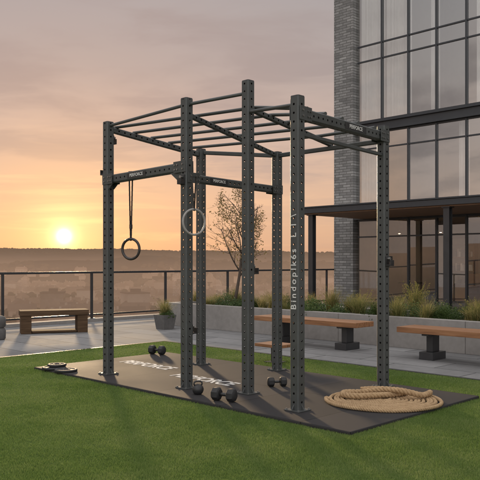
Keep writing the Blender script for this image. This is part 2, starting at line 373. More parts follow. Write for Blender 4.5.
def sheet(name,v0,v1,u0,u1,z0,z1,mat,kind='structure',bev=0):
    c=((v0+v1)/2,(u0+u1)/2); b=B()
    b.box((v0-c[0],u0-c[1],z0),(v1-c[0],u1-c[1],z1),bev=bev)
    o=b.obj(name,mat,None,W(c[0],c[1]),(0,0,RZ)); o['kind']=kind; return o
sheet('paved_terrace',-14,31,-18,UE,-1.2,0,M_pave)
sheet('lawn',-12,7.9,-14,9.77,.004,.012,M_lawn)
sheet('terrace_kerb',-14,19,UE-.28,UE-.0,.001,.07,M_conc)
sheet('lawn_edging',7.9,7.96,-14,9.83,.003,.018,M_rail)
sheet('lawn_edging',-12,7.9,9.77,9.83,.003,.018,M_rail)
sheet('podium_wall',-13.5,30.5,-17.5,UE-.3,-26,-1.2,M_conc)
MV0,MV1,MU0,MU1=4.66,6.86,3.42,8.43
n=640000
Yr=4.2*np.exp(rng.random(n)*math.log(12.9/4.2)); Xr=(rng.random(n)*2-1)*.37*Yr
v=S*(Xr+Yr); u=S*(Yr-Xr)
ok=(v<7.88)&(u<9.75)&~((v>MV0-.005)&(v<MV1+.005)&(u>MU0-.005)&(u<MU1+.005))
Xr=Xr[ok];Yr=Yr[ok]; n=len(Xr)
pat=np.array([noise.noise(Vector((float(x)*1.4,float(y)*1.4,0)))+.6*noise.noise(Vector((float(x)*9,float(y)*9,4))) for x,y in zip(Xr,Yr)])
h=(.010+.010*rng.random(n))*(1+.4*pat); wd=(.0014+.0011*rng.random(n))*(.7+Yr/9)
a=rng.random(n)*6.283; lean=rng.normal(0,.009,(n,2))
co=np.zeros((n,3,3),dtype=np.float32)
co[:,0,0]=Xr-wd*np.cos(a); co[:,0,1]=Yr-wd*np.sin(a); co[:,0,2]=.008
co[:,1,0]=Xr+wd*np.cos(a); co[:,1,1]=Yr+wd*np.sin(a); co[:,1,2]=.008
co[:,2,0]=Xr+lean[:,0]; co[:,2,1]=Yr+lean[:,1]; co[:,2,2]=.012+h
o=mk('lawn_grass',np_mesh('lawn_blades',co.reshape(-1,3),np.arange(3*n,dtype=np.int32).reshape(-1,3),M_blade)); o['kind']='stuff'
# ================================================================ BUILDING
FV=19.0
bd=empty('office_building','grey brick and dark glazed office building beside the roof terrace','building',W(0,0,0))
b=B(); b.box((FV-.16,13.7,-.0),(FV+.13,14.46,17)); b.obj('brick_wall',M_brick,bd)
b=B(); b.box((FV+.131,13.72,0),(FV+9,14.44,16.99)); b.obj('side_wall',M_interior,bd)
b=B(); b.box((FV+5,-6,0),(FV+5.2,13.69,2.76)); b.obj('interior_wall',M_interiorg,bd)
b=B(); b.box((FV+6,-6,2.99),(FV+6.2,13.69,16.5)); b.obj('interior_wall',M_interior,bd)
b=B(); b.box((FV-.05,-6.2,16.6),(FV+8.3,13.69,17.1)); b.obj('roof',M_slab,bd)
b=B(); b.box((FV-.2,-6.3,0),(FV+8.2,-6.0,16.59)); b.obj('wall',M_brick,bd)
levels=[(0.0,2.75),(3.25,5.52),(5.86,11.1),(11.5,16.4)]
STEP=.95; NB=14
for k,(z0,z1) in enumerate(levels):
    z2=levels[k+1][0] if k+1<len(levels) else 16.59
    b=B(); b.box((FV-.06,-5.99,z1),(FV+.12,13.69,z2)); 
    b.box((FV-.14,-5.99,z1+.0),(FV-.061,13.69,z1+.07)); b.box((FV-.14,-5.99,z2-.07),(FV-.061,13.69,z2))
    b.obj('spandrel',M_frame,bd)
    b=B(); b.box((FV+.121,-5.99,z1+.02),(FV+5.99,13.69,z1+.22)); b.obj('floor_slab',M_interiorg if k==0 else M_interior,bd)
def window_unit(hh,transoms,gmat):
    p=B(); p.add([(0,0,0),(0,STEP,0),(0,STEP,hh),(0,0,hh)],[(3,2,1,0)])
    pm=p.mesh('window',[gmat])
    f=B(); w=.026
    f.box((-.05,-w,0),(.07,w,hh))
    f.box((-.035,w+.001,0),(.05,STEP-w-.001,.05)); f.box((-.035,w+.001,hh-.05),(.05,STEP-w-.001,hh))
    for tr in transoms: f.box((-.03,w+.001,tr-.022),(.045,STEP-w-.001,tr+.022))
    fm=f.mesh('frame',[M_frame]); return pm,fm
def curtain_mesh(w,h):
    b=B(); n=90; vs=[];fs=[]
    for i in range(n+1):
        y=w*i/n; x=.030*math.sin(i*.42)+.03*math.sin(i*.17+1)
        vs+= [(x,y,0.03),(x*.7,y,h-.03)]
    for i in range(n): fs.append((2*i,2*i+2,2*i+3,2*i+1))
    b.add(vs,fs); return b.mesh('curtain',[M_curtain],smooth=True)
CM=curtain_mesh(STEP*.95,2.2)
curt={(1,0):1,(1,3):.35,(1,4):.5,(2,0):1,(2,1):1,(2,2):.3,(2,4):.8,(3,0):1,(3,1):1,(3,2):.4,(2,8):1,(1,9):1}
for k,(z0,z1) in enumerate(levels):
    hh=z1-z0
    pm,fm=window_unit(hh,{0:[2.2],1:[1.75],2:[1.95,2.45]}.get(k,[.5]),M_glassg if k==0 else M_glass)
    for i in range(NB):
        uu=13.69-.03-STEP*(i+1)
        wn=mk('window',pm,bd,(FV+.02,uu,z0)); mk('frame',fm,wn,(0,0,0))
        if (k,i) in curt:
            c=mk('curtain',CM,wn,(.20,.02,.0)); c.scale=(1,curt[(k,i)],hh/2.2)
# small warm lamps in the ground floor room
lampm=B(); lampm.cyl((0,0,0),(0,0,.35),.006,n=6,mi=0); lampm.lathe([(.02,0),(.07,-.07),(.075,-.09)],n=16,mi=0); lampm.lathe([(.001,-.10),(.045,-.085),(.055,-.06),(.001,-.03)],n=14,mi=1)
lampm=lampm.mesh('pendant_lamp',[M_frame,M_lampg])
for i in range(6):
    for vv in (1.3,3.2):
        mk('pendant_lamp',lampm,bd,(FV+vv,12.9-i*1.5,levels[0][1]-.33))
for uu in (12.2,8.1,4.0):
    b=B(); b.box((FV+2.6,uu-.15,.0),(FV+2.9,uu+.15,2.765)); b.obj('interior_column',M_slab,bd)
    b=B(); b.box((FV+2.6,uu-.2,2.99),(FV+3.0,uu+.2,5.535)); b.box((FV+2.6,uu-.2,5.745),(FV+3.0,uu+.2,11.1)); b.obj('interior_column',M_slab,bd)
b=B(); b.box((FV+3.4,9.2,0),(FV+4.0,11.6,1.0),bev=.02); b.obj('counter',M_ceil,bd)
for q in range(5):
    b=B(); u0=5.2+q*1.7
    b.box((FV+4.7,u0,0),(FV+4.98,u0+.05,2.3)); b.box((FV+4.7,u0+1.05,0),(FV+4.98,u0+1.10,2.3))
    for z_ in (.05,.55,1.05,1.55,2.0,2.26): b.box((FV+4.71,u0+.051,z_),(FV+4.97,u0+1.049,z_+.035))
    r_=random.Random(q)
    for z_ in (.585,1.085,1.585):
        x_=u0+.1
        while x_<u0+.9:
            w_=r_.uniform(.04,.16); b.box((FV+4.76,x_,z_+.001),(FV+4.92,x_+w_*.85,z_+r_.uniform(.15,.34)),mi=r_.randrange(1,3)); x_+=w_+r_.choice([0,.08])
    b.obj('shelving',[M_ceil,M_slab,M_curtain],bd)
for q in range(4):
    b=B(); u0=12.6-q*2.0
    b.cyl((FV+1.5,u0,0),(FV+1.5,u0,.70),.03,n=10); b.cyl((FV+1.5,u0,.70),(FV+1.5,u0,.735),.40,n=24); b.cyl((FV+1.5,u0,.0),(FV+1.5,u0,.02),.22,n=20)
    b.obj('table',M_frame,bd)
CV=15.9
cp=B(); cp.box((CV,-6,2.80),(CV+.09,13.45,2.94)); cp.box((CV+.091,13.36,2.80),(FV-.17,13.45,2.94)); cp.box((CV-.03,-6,2.951),(FV-.15,13.48,2.985))
for i in range(18):
    uu=13.1-i*1.05; cp.box((CV+.092,uu,2.81),(FV-.15,uu+.06,2.945))
canopy=cp.obj('canopy',M_frame,bd)
cs=B()
for i in range(15):
    v0=CV+.1+i*.19
    cs.box((v0,-6,2.765),(v0+.175,13.35,2.80))
c=cs.obj('soffit',M_ceil,canopy)
for uu in (13.15,8.85,4.5,0.2):
    b=B(); b.box((CV+.12,uu-.08,0),(CV+.135,uu+.08,2.75)); b.box((CV+.265,uu-.08,0),(CV+.28,uu+.08,2.75)); b.box((CV+.1352,uu-.01,0),(CV+.2648,uu+.01,2.75))
    b.box((CV+.06,uu-.13,.001),(CV+.34,uu+.13,.025)); b.box((CV+.08,uu-.11,2.74),(CV+.32,uu+.11,2.7645))
    b.obj('column',M_rail,bd)
# ================================================================ RAILING
rl=empty('terrace_railing','dark metal and glass railing along the terrace edge','railing',W(0,14.4,0))
rv0,rv1=-1.72,18.75; SP=2.23
b=B(); b.box((rv0,-.03,1.13),(rv1,.03,1.18),bev=.006); b.obj('top_rail',M_rail,rl)
b=B(); b.box((rv0,-.02,.14),(rv1,.02,.18)); b.obj('bottom_rail',M_rail,rl)
pmh=B(); pmh.box((-.025,-.025,.07),(.025,.025,1.13)); pmh.box((-.06,-.06,.0705),(.06,.06,.082)); pmh=pmh.mesh('post',[M_rail])
gm=B(); gm.add([(.04,0,.2),(SP-.04,0,.2),(SP-.04,0,1.11),(.04,0,1.11)],[(0,1,2,3)]); gm=gm.mesh('glass_panel',[M_rglass])
vv=7.22-4*SP
while vv<rv1+.1:
    mk('post',pmh,rl,(vv,0,0))
    if vv+SP<rv1: mk('glass_panel',gm,rl,(vv,0,0))
    vv+=SP
# ================================================================ PLANTER
PV0,PV1=10.1,11.7; PU0,PU1=-6,12.46
pl=empty('concrete_planter','long low concrete planter wall filled with grasses','planter',W(0,0,0))
b=B()
uj=PU1
while uj>PU0+.5:
    u2=max(PU0,uj-2.4); b.box((PV0,u2+.006,0),(PV0+.16,uj,.5),bev=.008); uj=u2
b.box((PV1-.16,PU0,0),(PV1,PU1,.5),bev=.008)
b.box((PV0+.161,PU1-.16,0),(PV1-.161,PU1,.499),bev=.008)
b.obj('planter_wall',M_conc,pl)
b=B(); b.box((PV0+.15,PU0,.3),(PV1-.15,PU1-.15,.43)); b.obj('soil',M_soil,pl)
def tuft(seed,n,hh,spread,plume):
    r=random.Random(seed); b=B()
    for i in range(n):
        a=r.uniform(0,6.283); h=hh*r.uniform(.55,1.1); sp=spread*r.uniform(.15,1.15); w=r.uniform(.003,.0065)
        bx,by=r.gauss(0,.04),r.gauss(0,.04); pts=[]
        droop=r.uniform(.0,.35)
        K=5
        for k in range(K+1):
            t=k/K; rad=sp*t**1.6; z=h*(t-droop*t**3)
            pts.append((bx+math.cos(a)*rad,by+math.sin(a)*rad,z,w*(1-t*.9)))
        vs=[];fs=[]
        ca,sa=-math.sin(a),math.cos(a)
        for x,y,z,ww in pts: vs+=[(x-ca*ww,y-sa*ww,z),(x+ca*ww,y+sa*ww,z)]
        for k in range(K): fs.append((2*k,2*k+1,2*k+3,2*k+2))
        b.add(vs,fs)
        if plume and r.random()<plume:
            x,y,z,_=pts[-1]; d=Vector((pts[-1][0]-pts[-2][0],pts[-1][1]-pts[-2][1],pts[-1][2]-pts[-2][2])).normalized()
            p=Vector((x,y,z)); 
            for q in range(12):
                o=Vector((r.gauss(0,.009),r.gauss(0,.009),r.gauss(0,.009)))+d*r.uniform(-.10,.02)
                b.add([p+o,p+o+Vector((.006,0,.012)),p+o+Vector((0,.007,.018))],[(0,1,2)])
    return b.mesh('ornamental_grass',[M_orn])
TM=[tuft(1,280,.50,.30,.2),tuft(2,260,.40,.28,.05),tuft(3,300,.60,.27,.35),tuft(4,240,.30,.28,.0),tuft(5,270,.46,.33,.15)]
def shrubm(seed,R):
    r=random.Random(seed); b=B()
    for i in range(1500):
        d=Vector((r.gauss(0,1),r.gauss(0,1),r.gauss(0,1))).normalized()
        lump=1+.45*noise.noise(d*2.2+Vector((seed,0,0)))
        d=d*R*r.uniform(.5,1)*lump
        d.z=abs(d.z)*1.0
        s=.016*r.uniform(.6,1.4); a=Vector((r.gauss(0,1),r.gauss(0,1),r.gauss(0,1))).normalized(); c=a.orthogonal().normalized()
        b.add([d-a*s,d+c*s*.5,d+a*s,d-c*s*.5],[(0,1,2,3)])
    return b.mesh('shrub',[M_shrub])
SM=[shrubm(3,.29),shrubm(5,.24),shrubm(8,.33)]
uu=12.15
while uu>1.0:
    for row,vv in enumerate((10.48,10.92,11.35)):
        if random.random()<.08: continue
        i=random.choices(range(5),[3,2,1.8,1.6,3])[0]; sc=random.uniform(.6,1.05)
        if random.random()<.36:
            o=mk('shrub',random.choice(SM),None,W(vv+random.gauss(0,.05),uu+random.gauss(0,.1),.42),(0,0,random.random()*6)); sc=random.uniform(.75,1.1)
            tag(o,'small dark green shrub growing in the concrete planter','shrub','shrubs in the planter')
        else:
            o=mk('ornamental_grass',TM[i],None,W(vv+random.gauss(0,.08),uu+random.gauss(0,.12),.42),(0,0,random.random()*6))
            tag(o,'golden green tuft of ornamental grass in the concrete planter','ornamental grass','ornamental grasses in the planter')
        o.scale=(sc,sc,sc)
    uu-=.42
v_,u_=G(165,329)
pt=empty('planter_pot','dark square pot with grasses at the planter end','plant pot',W(v_,u_,0))
b=B(); b.add([(-.13,-.13,0),(.13,-.13,0),(.13,.13,0),(-.13,.13,0),(-.17,-.17,.3),(.17,-.17,.3),(.17,.17,.3),(-.17,.17,.3),(-.14,-.14,.3),(.14,-.14,.3),(.14,.14,.3),(-.14,.14,.3),(-.14,-.14,.25),(.14,-.14,.25),(.14,.14,.25),(-.14,.14,.25)],
 [(3,2,1,0),(0,1,5,4),(1,2,6,5),(2,3,7,6),(3,0,4,7),(4,5,9,8),(5,6,10,9),(6,7,11,10),(7,4,8,11),(8,9,13,12),(9,10,14,13),(10,11,15,14),(11,8,12,15),(12,13,14,15)])
b.obj('pot',M_concd,pt)
for dx,dy,i,sc in ((0,0,1,1.05),(.14,.10,4,.85)):
    o=mk('ornamental_grass',TM[i],None,W(v_+dx*.5,u_+dy*.5,.24)); o.scale=(sc*.85,sc*.85,sc); tag(o,'green grass tuft growing from the dark square pot','ornamental grass')
o=mk('shrub',SM[1],None,W(v_+.02,u_-.03,.24)); o.scale=(.75,.75,.7); tag(o,'small green shrub growing in the dark square pot','shrub')
def tree():
    r=random.Random(23); tb=B(); lv=B()
    C=Vector((0,0,1.62))
    def inside(p): 
        q=p-C; return (q.x/.78)**2+(q.y/.78)**2+(q.z/.95)**2 < 1.0+.55*noise.noise(p*2.5)
    def leafs(p,n,sd):
        for q in range(n):
            c=p+Vector((r.gauss(0,sd),r.gauss(0,sd),r.gauss(0,sd)))
            if not inside(c): continue
            s=r.uniform(.015,.030)
            a=Vector((r.gauss(0,1),r.gauss(0,1),r.gauss(0,.7))).normalized(); k=a.orthogonal().normalized()
            k=Matrix.Rotation(r.random()*6,3,a)@k
            lv.add([c-a*s,c+k*s*.5,c+a*s,c-k*s*.5],[(0,1,2,3)])
    def br(p,d,ln,rad,lev):
        pts=[p]; K=6; dd=d.copy()
        for i in range(K):
            dd=(dd+Vector((r.gauss(0,.09),r.gauss(0,.09),r.gauss(0,.05)+.07))).normalized(); nxt=pts[-1]+dd*ln/K
            if lev>=1 and not inside(nxt) and i>1: break
            pts.append(nxt)
        K=len(pts)-1
        tb.sweep(pts,lambda t:rad*(1-.6*t),n=7 if lev<2 else 4)
        if lev>=2:
            dens=.85 if noise.noise(pts[-1]*2.6)>-.05 else .12
            for q in pts[2:]:
                if r.random()<dens: leafs(q,2 if lev==2 else 3,.045)
        if lev>=3: return
        nb={0:12,1:7,2:4}[lev]
        for i in range(nb):
            t=(.30 if lev==0 else .22)+(.68 if lev==0 else .75)*i/nb; q=pts[min(K,int(t*K))].lerp(pts[min(K,int(t*K)+1)],t*K-int(t*K))
            a=r.uniform(0,6.283) if lev else i*2.4
            side=dd.orthogonal().normalized(); side=Matrix.Rotation(a,3,dd)@side
            up=1.0 if lev==0 else .8
            nd=(side+dd*up*r.uniform(.7,1.3)).normalized()
            br(q,nd,ln*r.uniform(.38,.50)*(1.1-.5*abs(t-.5) if lev==0 else 1)*(1 if lev==0 else 1.2),max(.0036,rad*(1-.6*t)*.60),lev+1)
    br(Vector((0,0,0)),Vector((.02,0,1)),2.25,.038,0)
    return tb,lv
v_,u_=L(-.14,15.3)
te=empty('tree','slender young tree with sparse autumn leaves in the planter','tree',W(v_,u_,.42),0)
tb,lv=tree(); tb.obj('trunk',M_plumb,te,smooth=True); lv.obj('crown',M_leaf,te)
# ================================================================ MAT
CVm,CUm=(MV0+MV1)/2,(MU0+MU1)/2
mt=empty('rubber_mat','large black rubber floor mat lying on the lawn','mat',W(CVm,CUm,.004))
b=B(); b.box((MV0-CVm,MU0-CUm,.0),(MV1-CVm,MU1-CUm,.036),bev=.008)
sm=b.obj('mat_surface',M_mat,mt)
MZ=.040
for (px,py,sz) in ((147,368,.30),(203,383,.30)):
    vv,uu=G(px,py)
    me=text_mesh('PERFORCE',sz,M_matwhite,.0006,.006)
    o=mk('lettering',me,sm); o.matrix_local=frame_mat(Vector((0,-1,0)),Vector((1,0,0)),Vector((0,0,1)),(vv-CVm,uu-CUm,.0375)); o.scale=(.72,1,1)
# ================================================================ RACK
RC=(5.8,5.7)
rk=empty('pull_up_rack','dark perforated steel pull-up rack standing on the rubber mat','exercise rack',W(RC[0],RC[1],0))
PP={1:(108,377,123),2:(189,391,100),3:(248,397,82),4:(296,415,97),5:(383,390,127),6:(201,367,150),7:(277,373,153)}
PW=.0515
P={}
def tube(ln,w,h,cap=True):
    b=B(); c=.012 if w>.03 else w*.3
    prof=[(-w+c,-h),(w-c,-h),(w,-h+c),(w,h-c),(w-c,h),(-w+c,h),(-w,h-c),(-w,-h+c)]
    vs=[(x,y,0) for x,y in prof]+[(x,y,ln) for x,y in prof]
    b.add(vs,[(i,(i+1)%8,8+(i+1)%8,8+i) for i in range(8)],0)
    if cap:
        b.add([(x*1.0,y*1.0,ln+.0) for x,y in prof]+[(x*.93,y*.93,ln+.012) for x,y in prof],[(i,(i+1)%8,8+(i+1)%8,8+i) for i in range(8)]+[tuple(range(8,16))],1)
        b.add(vs[:8],[tuple(range(8))[::-1]],1)
    return b
for i,(px,py,pt_) in PP.items():
    Y=EYE*F/(py-H); X=(px-240)/F*Y; vv,uu=L(X,Y); h=(py-pt_)/F*Y
    P[i]=dict(v=vv,u=uu,Y=Y,h=h)
for i in (1,2,4): P[i]['v']=P[i]['v']*.5+5.03*.5
posts={}
for i,p in P.items():
    b=tube(p['h']-MZ,PW,PW); o=b.obj('post',[M_perf,M_black],rk,(p['v']-RC[0],p['u']-RC[1],MZ+.001)); posts[i]=o
    b=B(); b.box((-.090,-.090,0),(.090,.090,.010),bev=.003)
    for sx in (-1,1):
        for sy in (-1,1): b.cyl((sx*.072,sy*.072,.010),(sx*.072,sy*.072,.020),.010,n=6,mi=1)
    for a in range(4):
        M=Matrix.Rotation(a*math.pi/2,4,'Z'); b.add([(PW+.001,-.004,.01),(PW+.033,-.004,.01),(PW+.001,-.004,.055),(PW+.001,.004,.01),(PW+.033,.004,.01),(PW+.001,.004,.055)],[(0,1,2),(5,4,3),(0,2,5,3),(1,4,5,2),(0,3,4,1)],0,M)
    b.obj('base_plate',[M_steel,M_bolt],o,(0,0,.0))
def at(i,py):
    p=P[i]; return Vector((p['v']-RC[0],p['u']-RC[1],EYE+(H-py)/F*p['Y']))
def member(name,a,b_,w,h,mats,trim=PW,trim2=None,parent=rk):
    d=(b_-a).normalized(); a=a+d*trim; b_=b_-d*(trim if trim2 is None else trim2); ln=(b_-a).length
    side=Vector((0,0,1)).cross(d).normalized(); up=d.cross(side)
    t=tube(ln,w,h); o=t.obj(name,mats,parent); o.matrix_local=frame_mat(side,up,d,a); return o,ln,d
def bracket(par,ln,w,h):
    for z,sgn in ((0,1),(ln,-1)):
        b=B()
        for sx in (-1,1):
            x=sx*(w+.004); z0,z1=sorted((z-sgn*.095,z+sgn*.10))
            b.box((x-.003,-h-.012,z0),(x+.003,h+.012,z1),bev=.002)
            for dz in (-.05,.035,.075):
                for yy in (-h*.5,h*.5):
                    b.cyl((x+sx*.003,yy,z+sgn*dz),(x+sx*.013,yy,z+sgn*dz),.010,n=6,mi=1)
        b.obj('bracket',[M_steel,M_bolt],par)
ST=[M_perf,M_black]
B1,l1,_=member('crossbeam',at(1,180),at(2,167),.040,.050,ST); bracket(B1,l1,.0525,.050)
B2,l2,_=member('crossbeam',at(2,178),at(7,190),.036,.044,ST); bracket(B2,l2,.0525,.044)
B3,l3,_=member('crossbeam',at(1,129),at(6,155),.030,.034,ST)
B4,l4,_=member('crossbeam',at(4,113),at(5,137),.040,.052,ST); bracket(B4,l4,.0525,.052)
B5,l5,_=member('crossbeam',at(4,133),at(5,155),.018,.018,[M_steel,M_black])
A0,A1=at(1,129),at(6,155)
D0,D1=at(4,113),at(5,137)
zA,zD=Vector((0,0,.048)),Vector((0,0,.066))
def rung(a,b_,r=.0185):
    b=B(); b.cyl(a,b_,r,n=14)
    return b.obj('rung',M_steel,rk,smang=40)
def ptrim(a,b_,s=PW):
    d=(b_-a).normalized(); return a+d*s,b_-d*s
# rear rail
p6=Vector((P[6]['v']-RC[0],P[6]['u']-RC[1],P[6]['h']-.035)); p7=Vector((P[7]['v']-RC[0],P[7]['u']-RC[1],P[7]['h']-.035)); p5=Vector((P[5]['v']-RC[0],P[5]['u']-RC[1],at(5,141).z))
member('crossbeam',p6,p7,.022,.025,[M_steel,M_black])
member('crossbeam',p7,p5,.022,.025,[M_steel,M_black])
# intermediate cross rail from the tallest post carries the rungs of both bays
tt=(P[3]['u']-RC[1]-p7.y)/(p5.y-p7.y)
a3=at(3,108); e3=p7.lerp(p5,tt)+Vector((0,0,.052))
member('crossbeam',a3,e3,.024,.026,ST,trim2=-.03)
zC=Vector((0,0,.040))
def on_left(t,y):
    pA=A0.lerp(A1,t)+zA; pC=a3.lerp(e3,t)+zC
    k=(y-pA.y)/(pC.y-pA.y); return pA.lerp(pC,k)
for t in (.08,.27,.46,.65,.86):
    pA=A0.lerp(A1,t)+zA; pC=a3.lerp(e3,t)+zC; pD=D0.lerp(D1,t)+zD
    e_=(pC-pA).normalized(); f_=(pD-pC).normalized()
    b=B(); b.sweep([pA-e_*.03,pA.lerp(pC,.5),pC-e_*.05,pC+(f_-e_)*.004,pC+f_*.05,pC.lerp(pD,.5),pD+f_*.03],.0185,n=14)
    b.obj('rung',M_steel,rk,smang=40)
a2=Vector((P[2]['v']-RC[0],P[2]['u']-RC[1],on_left(0,P[2]['u']-RC[1]).z-.048))
member('crossbeam',a2,p7,.024,.026,ST)
rung(*ptrim(at(1,126),at(2,105))); rung(*ptrim(at(2,105),at(3,93))); rung(*ptrim(at(3,112),at(4,104)))
for z,s_ in ((l1,-1),(0,1)):
    for sg in (1,-1):
        g=B(); pts=[(.0,-.050,z),(.0,-.050,z+s_*.17),(.0,-.07,z+s_*.15),(.0,-.17,z+s_*.02),(0,-.18,z)]
        if s_>0: pts=[(.0,-.050,z),(.0,-.050,z+s_*.10),(.0,-.06,z+s_*.09),(.0,-.11,z+s_*.02),(0,-.12,z)]
        x=sg*.038; vs=[(x-.003,y,zz) for _,y,zz in pts]+[(x+.003,y,zz) for _,y,zz in pts]
        if s_>0: g.add(vs,[(0,1,2,3,4),(9,8,7,6,5)]+[(i,i+5,(i+1)%5+5,(i+1)%5) for i in range(5)])
        else: g.add(vs,[(4,3,2,1,0),(5,6,7,8,9)]+[(i,(i+1)%5,(i+1)%5+5,i+5) for i in range(5)])
        g.obj('gusset',M_steel,B1)
def plate_text(par_mid,xdir,ydir,n,txt,size,off,plate=None,spacing=1.0,bold=.0006,sy=1):
    me=text_mesh(txt,size,M_white,.0008,bold,spacing)
    o=mk('lettering',me,rk); o.matrix_local=frame_mat(xdir,ydir,n,par_mid+n*off)@Matrix.Diagonal((1,sy,1,1))
    if plate:
        b=B(); b.box((-plate[0]/2,-plate[1]/2,0),(plate[0]/2,plate[1]/2,.002)); q=b.obj('name_plate',M_black,rk); q.matrix_local=frame_mat(xdir,ydir,n,par_mid+n*(off-.004))
X_,Y_,Z_=Vector((1,0,0)),Vector((0,1,0)),Vector((0,0,1))
d1=(at(2,167)-at(1,180)).normalized()
up1=(-X_).cross(d1).normalized(); n1=d1.cross(up1).normalized()
plate_text(at(1,180).lerp(at(2,167),.42),d1,up1,n1,'PERFORCE',.052,.045,(.34,.06))
d4=(at(5,137)-at(4,113)).normalized(); up4=(-Y_).cross(d4).normalized(); n4=d4.cross(up4)
plate_text(at(4,113).lerp(at(5,137),.60),d4,up4,n4,'PERFORCE',.055,.045,(.42,.065))
d2=(at(7,190)-at(2,178)).normalized(); up2=(-Y_).cross(d2).normalized()
plate_text(at(2,178).lerp(at(7,190),.30),d2,up2,d2.cross(up2),'PERFORCE',.045,.041,(.30,.055))
plate_text(at(4,262),Z_,(-X_).cross(Z_),-X_,'Bindoplk6s  L I \\',.088,PW+.001,None,1.42,.0008)
def jcup(i,py,face,length=.09):
    b=B(); b.box((-.035,PW+.001,-.05),(.035,PW+.012,.06),bev=.003)
    b.box((-.032,PW+.012,-.045),(.032,PW+length,-.028),bev=.003); b.box((-.032,PW+length-.012,-.028),(.032,PW+length,.02),bev=.003)
    b.cyl((0,PW+.012,.035),(0,PW+.045,.035),.016,n=14,mi=1)
    o=b.obj('hook_bracket',[M_black,M_bolt],posts[i]); o.location=(0,0,at(i,py).z-MZ); o.rotation_euler=(0,0,face); return o
jcup(5,258,-math.pi/2); jcup(5,262,math.pi,.07); jcup(1,171,0,.08); jcup(2,330,-math.pi/2,.08); jcup(3,270,-math.pi/2,.08); jcup(2,181,math.pi/2,.06); jcup(1,140,-math.pi/2,.05)
# ================================================================ RINGS
def ring_thing(wx,top_z,cz,R,r,mat,rot,label,strapw=.012):
    e=empty('gymnastic_ring',label,'gymnastic ring',(wx[0],wx[1],cz),rot,'gymnastic rings hanging from the rack')
    b=B(); b.sweep([(math.cos(t)*R,0,math.sin(t)*R) for t in np.linspace(0,2*math.pi,49)[:-1]],r,n=12,closed=True); b.obj('ring',mat,e,smooth=True)
    b=B(); n=14
    zt=top_z-cz
    for sx in (-1,1):
        pts=[(sx*(.004+.020*(i/n)),0,R-r+(zt-R+r)*i/n) for i in range(n+1)]
        for i in range(n):
            (x0,_,z0),(x1,_,z1)=pts[i],pts[i+1]
            b.box((min(x0,x1)-.0015,-strapw,z0),(max(x0,x1)+.0015,strapw,z1))
    b.box((-.026,-strapw,zt),(.026,strapw,zt+.003))
    b.box((-.012,-strapw-.004,R+.12),(.014,strapw+.004,R+.17),bev=.003)
    b.sweep([(math.cos(t)*(r+.004),0,R+math.sin(t)*(r+.004)) for t in np.linspace(0,2*math.pi,17)[:-1]],.004,n=4,closed=True)
    b.obj('strap',M_strap,e); return e
p1=at(1,180);p2=at(2,167)
def prx(q): w_=W(q.x+RC[0],q.y+RC[1]); return 240+F*w_.x/w_.y
best=min((abs(prx(p1.lerp(p2,float(t)))-131),float(t)) for t in np.linspace(0,1,200))[1]
q=p1.lerp(p2,best); wq=W(q.x+RC[0],q.y+RC[1])
ring_thing(wq,q.z+.055,EYE+(H-249)/F*wq.y,.118,.016,M_ringb,math.radians(-25),'dark gymnastic ring hanging on a black strap from the crossbeam')
wq=Vector(((194-240)/F*7.58,7.58)); ring_thing(wq,2.30,EYE+(H-222)/F*7.58,.135,.012,M_ringg,math.radians(35),'pale grey gymnastic ring hanging beside a rack post')
# ================================================================ WEIGHTS
def kettlebell(px,py,rz,s=1):
    vv,uu=G(px,py); e=empty('kettlebell','small black cast iron kettlebell on the rubber mat','kettlebell',W(vv,uu,MZ+.001),rz)
    b=B(); b.lathe([(.001,0),(.045,0),(.062,.012),(.078,.045),(.08,.075),(.070,.105),(.045,.13),(.001,.14)],n=28); b.obj('body',M_black,e,smooth=True)
    b=B(); b.sweep([(-.045,0,.115),(-.058,0,.14),(-.055,0,.165),(-.03,0,.178),(0,0,.181),(.03,0,.178),(.055,0,.165),(.058,0,.14),(.045,0,.115)],.012,n=10); b.obj('handle',M_black,e,smooth=True)
    e.scale=(s,s,s); return e
def dumbbell(px,py,rz,s,label,z=MZ):
    vv,uu=G(px,py); e=empty('dumbbell',label,'dumbbell',W(vv,uu,z+.001),rz,'dumbbells lying on the mat')
    for sx in (-1,1):
        b=B(); n=8
        prof=[(.046,.040),(.060,.050),(.064,.062),(.064,.098),(.058,.112),(.044,.122),(.02,.126)]
        vs=[];fs=[]; PR=[(.001,.040)]+prof+[(.001,.126)]
        zc=.064*math.cos(math.pi/8)
        for r,x in PR:
            for i in range(n):
                t=2*math.pi*(i+.5)/n; vs.append((sx*x,math.cos(t)*r,math.sin(t)*r+zc))
        for k in range(len(PR)-1):
            for i in range(n):
                j=(i+1)%n; fs.append((k*n+i,k*n+j,(k+1)*n+j,(k+1)*n+i))
        b.add(vs,fs); b.obj('weight_head',M_rubber_obj,e,smang=28)
    b=B(); b.sweep([(x,0,zc) for x in np.linspace(-.041,.041,7)],lambda t:.014+.003*math.sin(math.pi*t),n=12); b.obj('handle',M_black,e,smooth=True)
    e.scale=(s,s,s); return e
kettlebell(198,398,.3,.74)
dumbbell(224,405,math.radians(-28),1.05,'black rounded dumbbell lying on the mat near the front posts')
dumbbell(277,390,math.radians(12),.86,'black rounded dumbbell lying on the mat between the posts')
dumbbell(157,357,math.radians(-30),1.08,'black rounded dumbbell lying at the back edge of the mat')
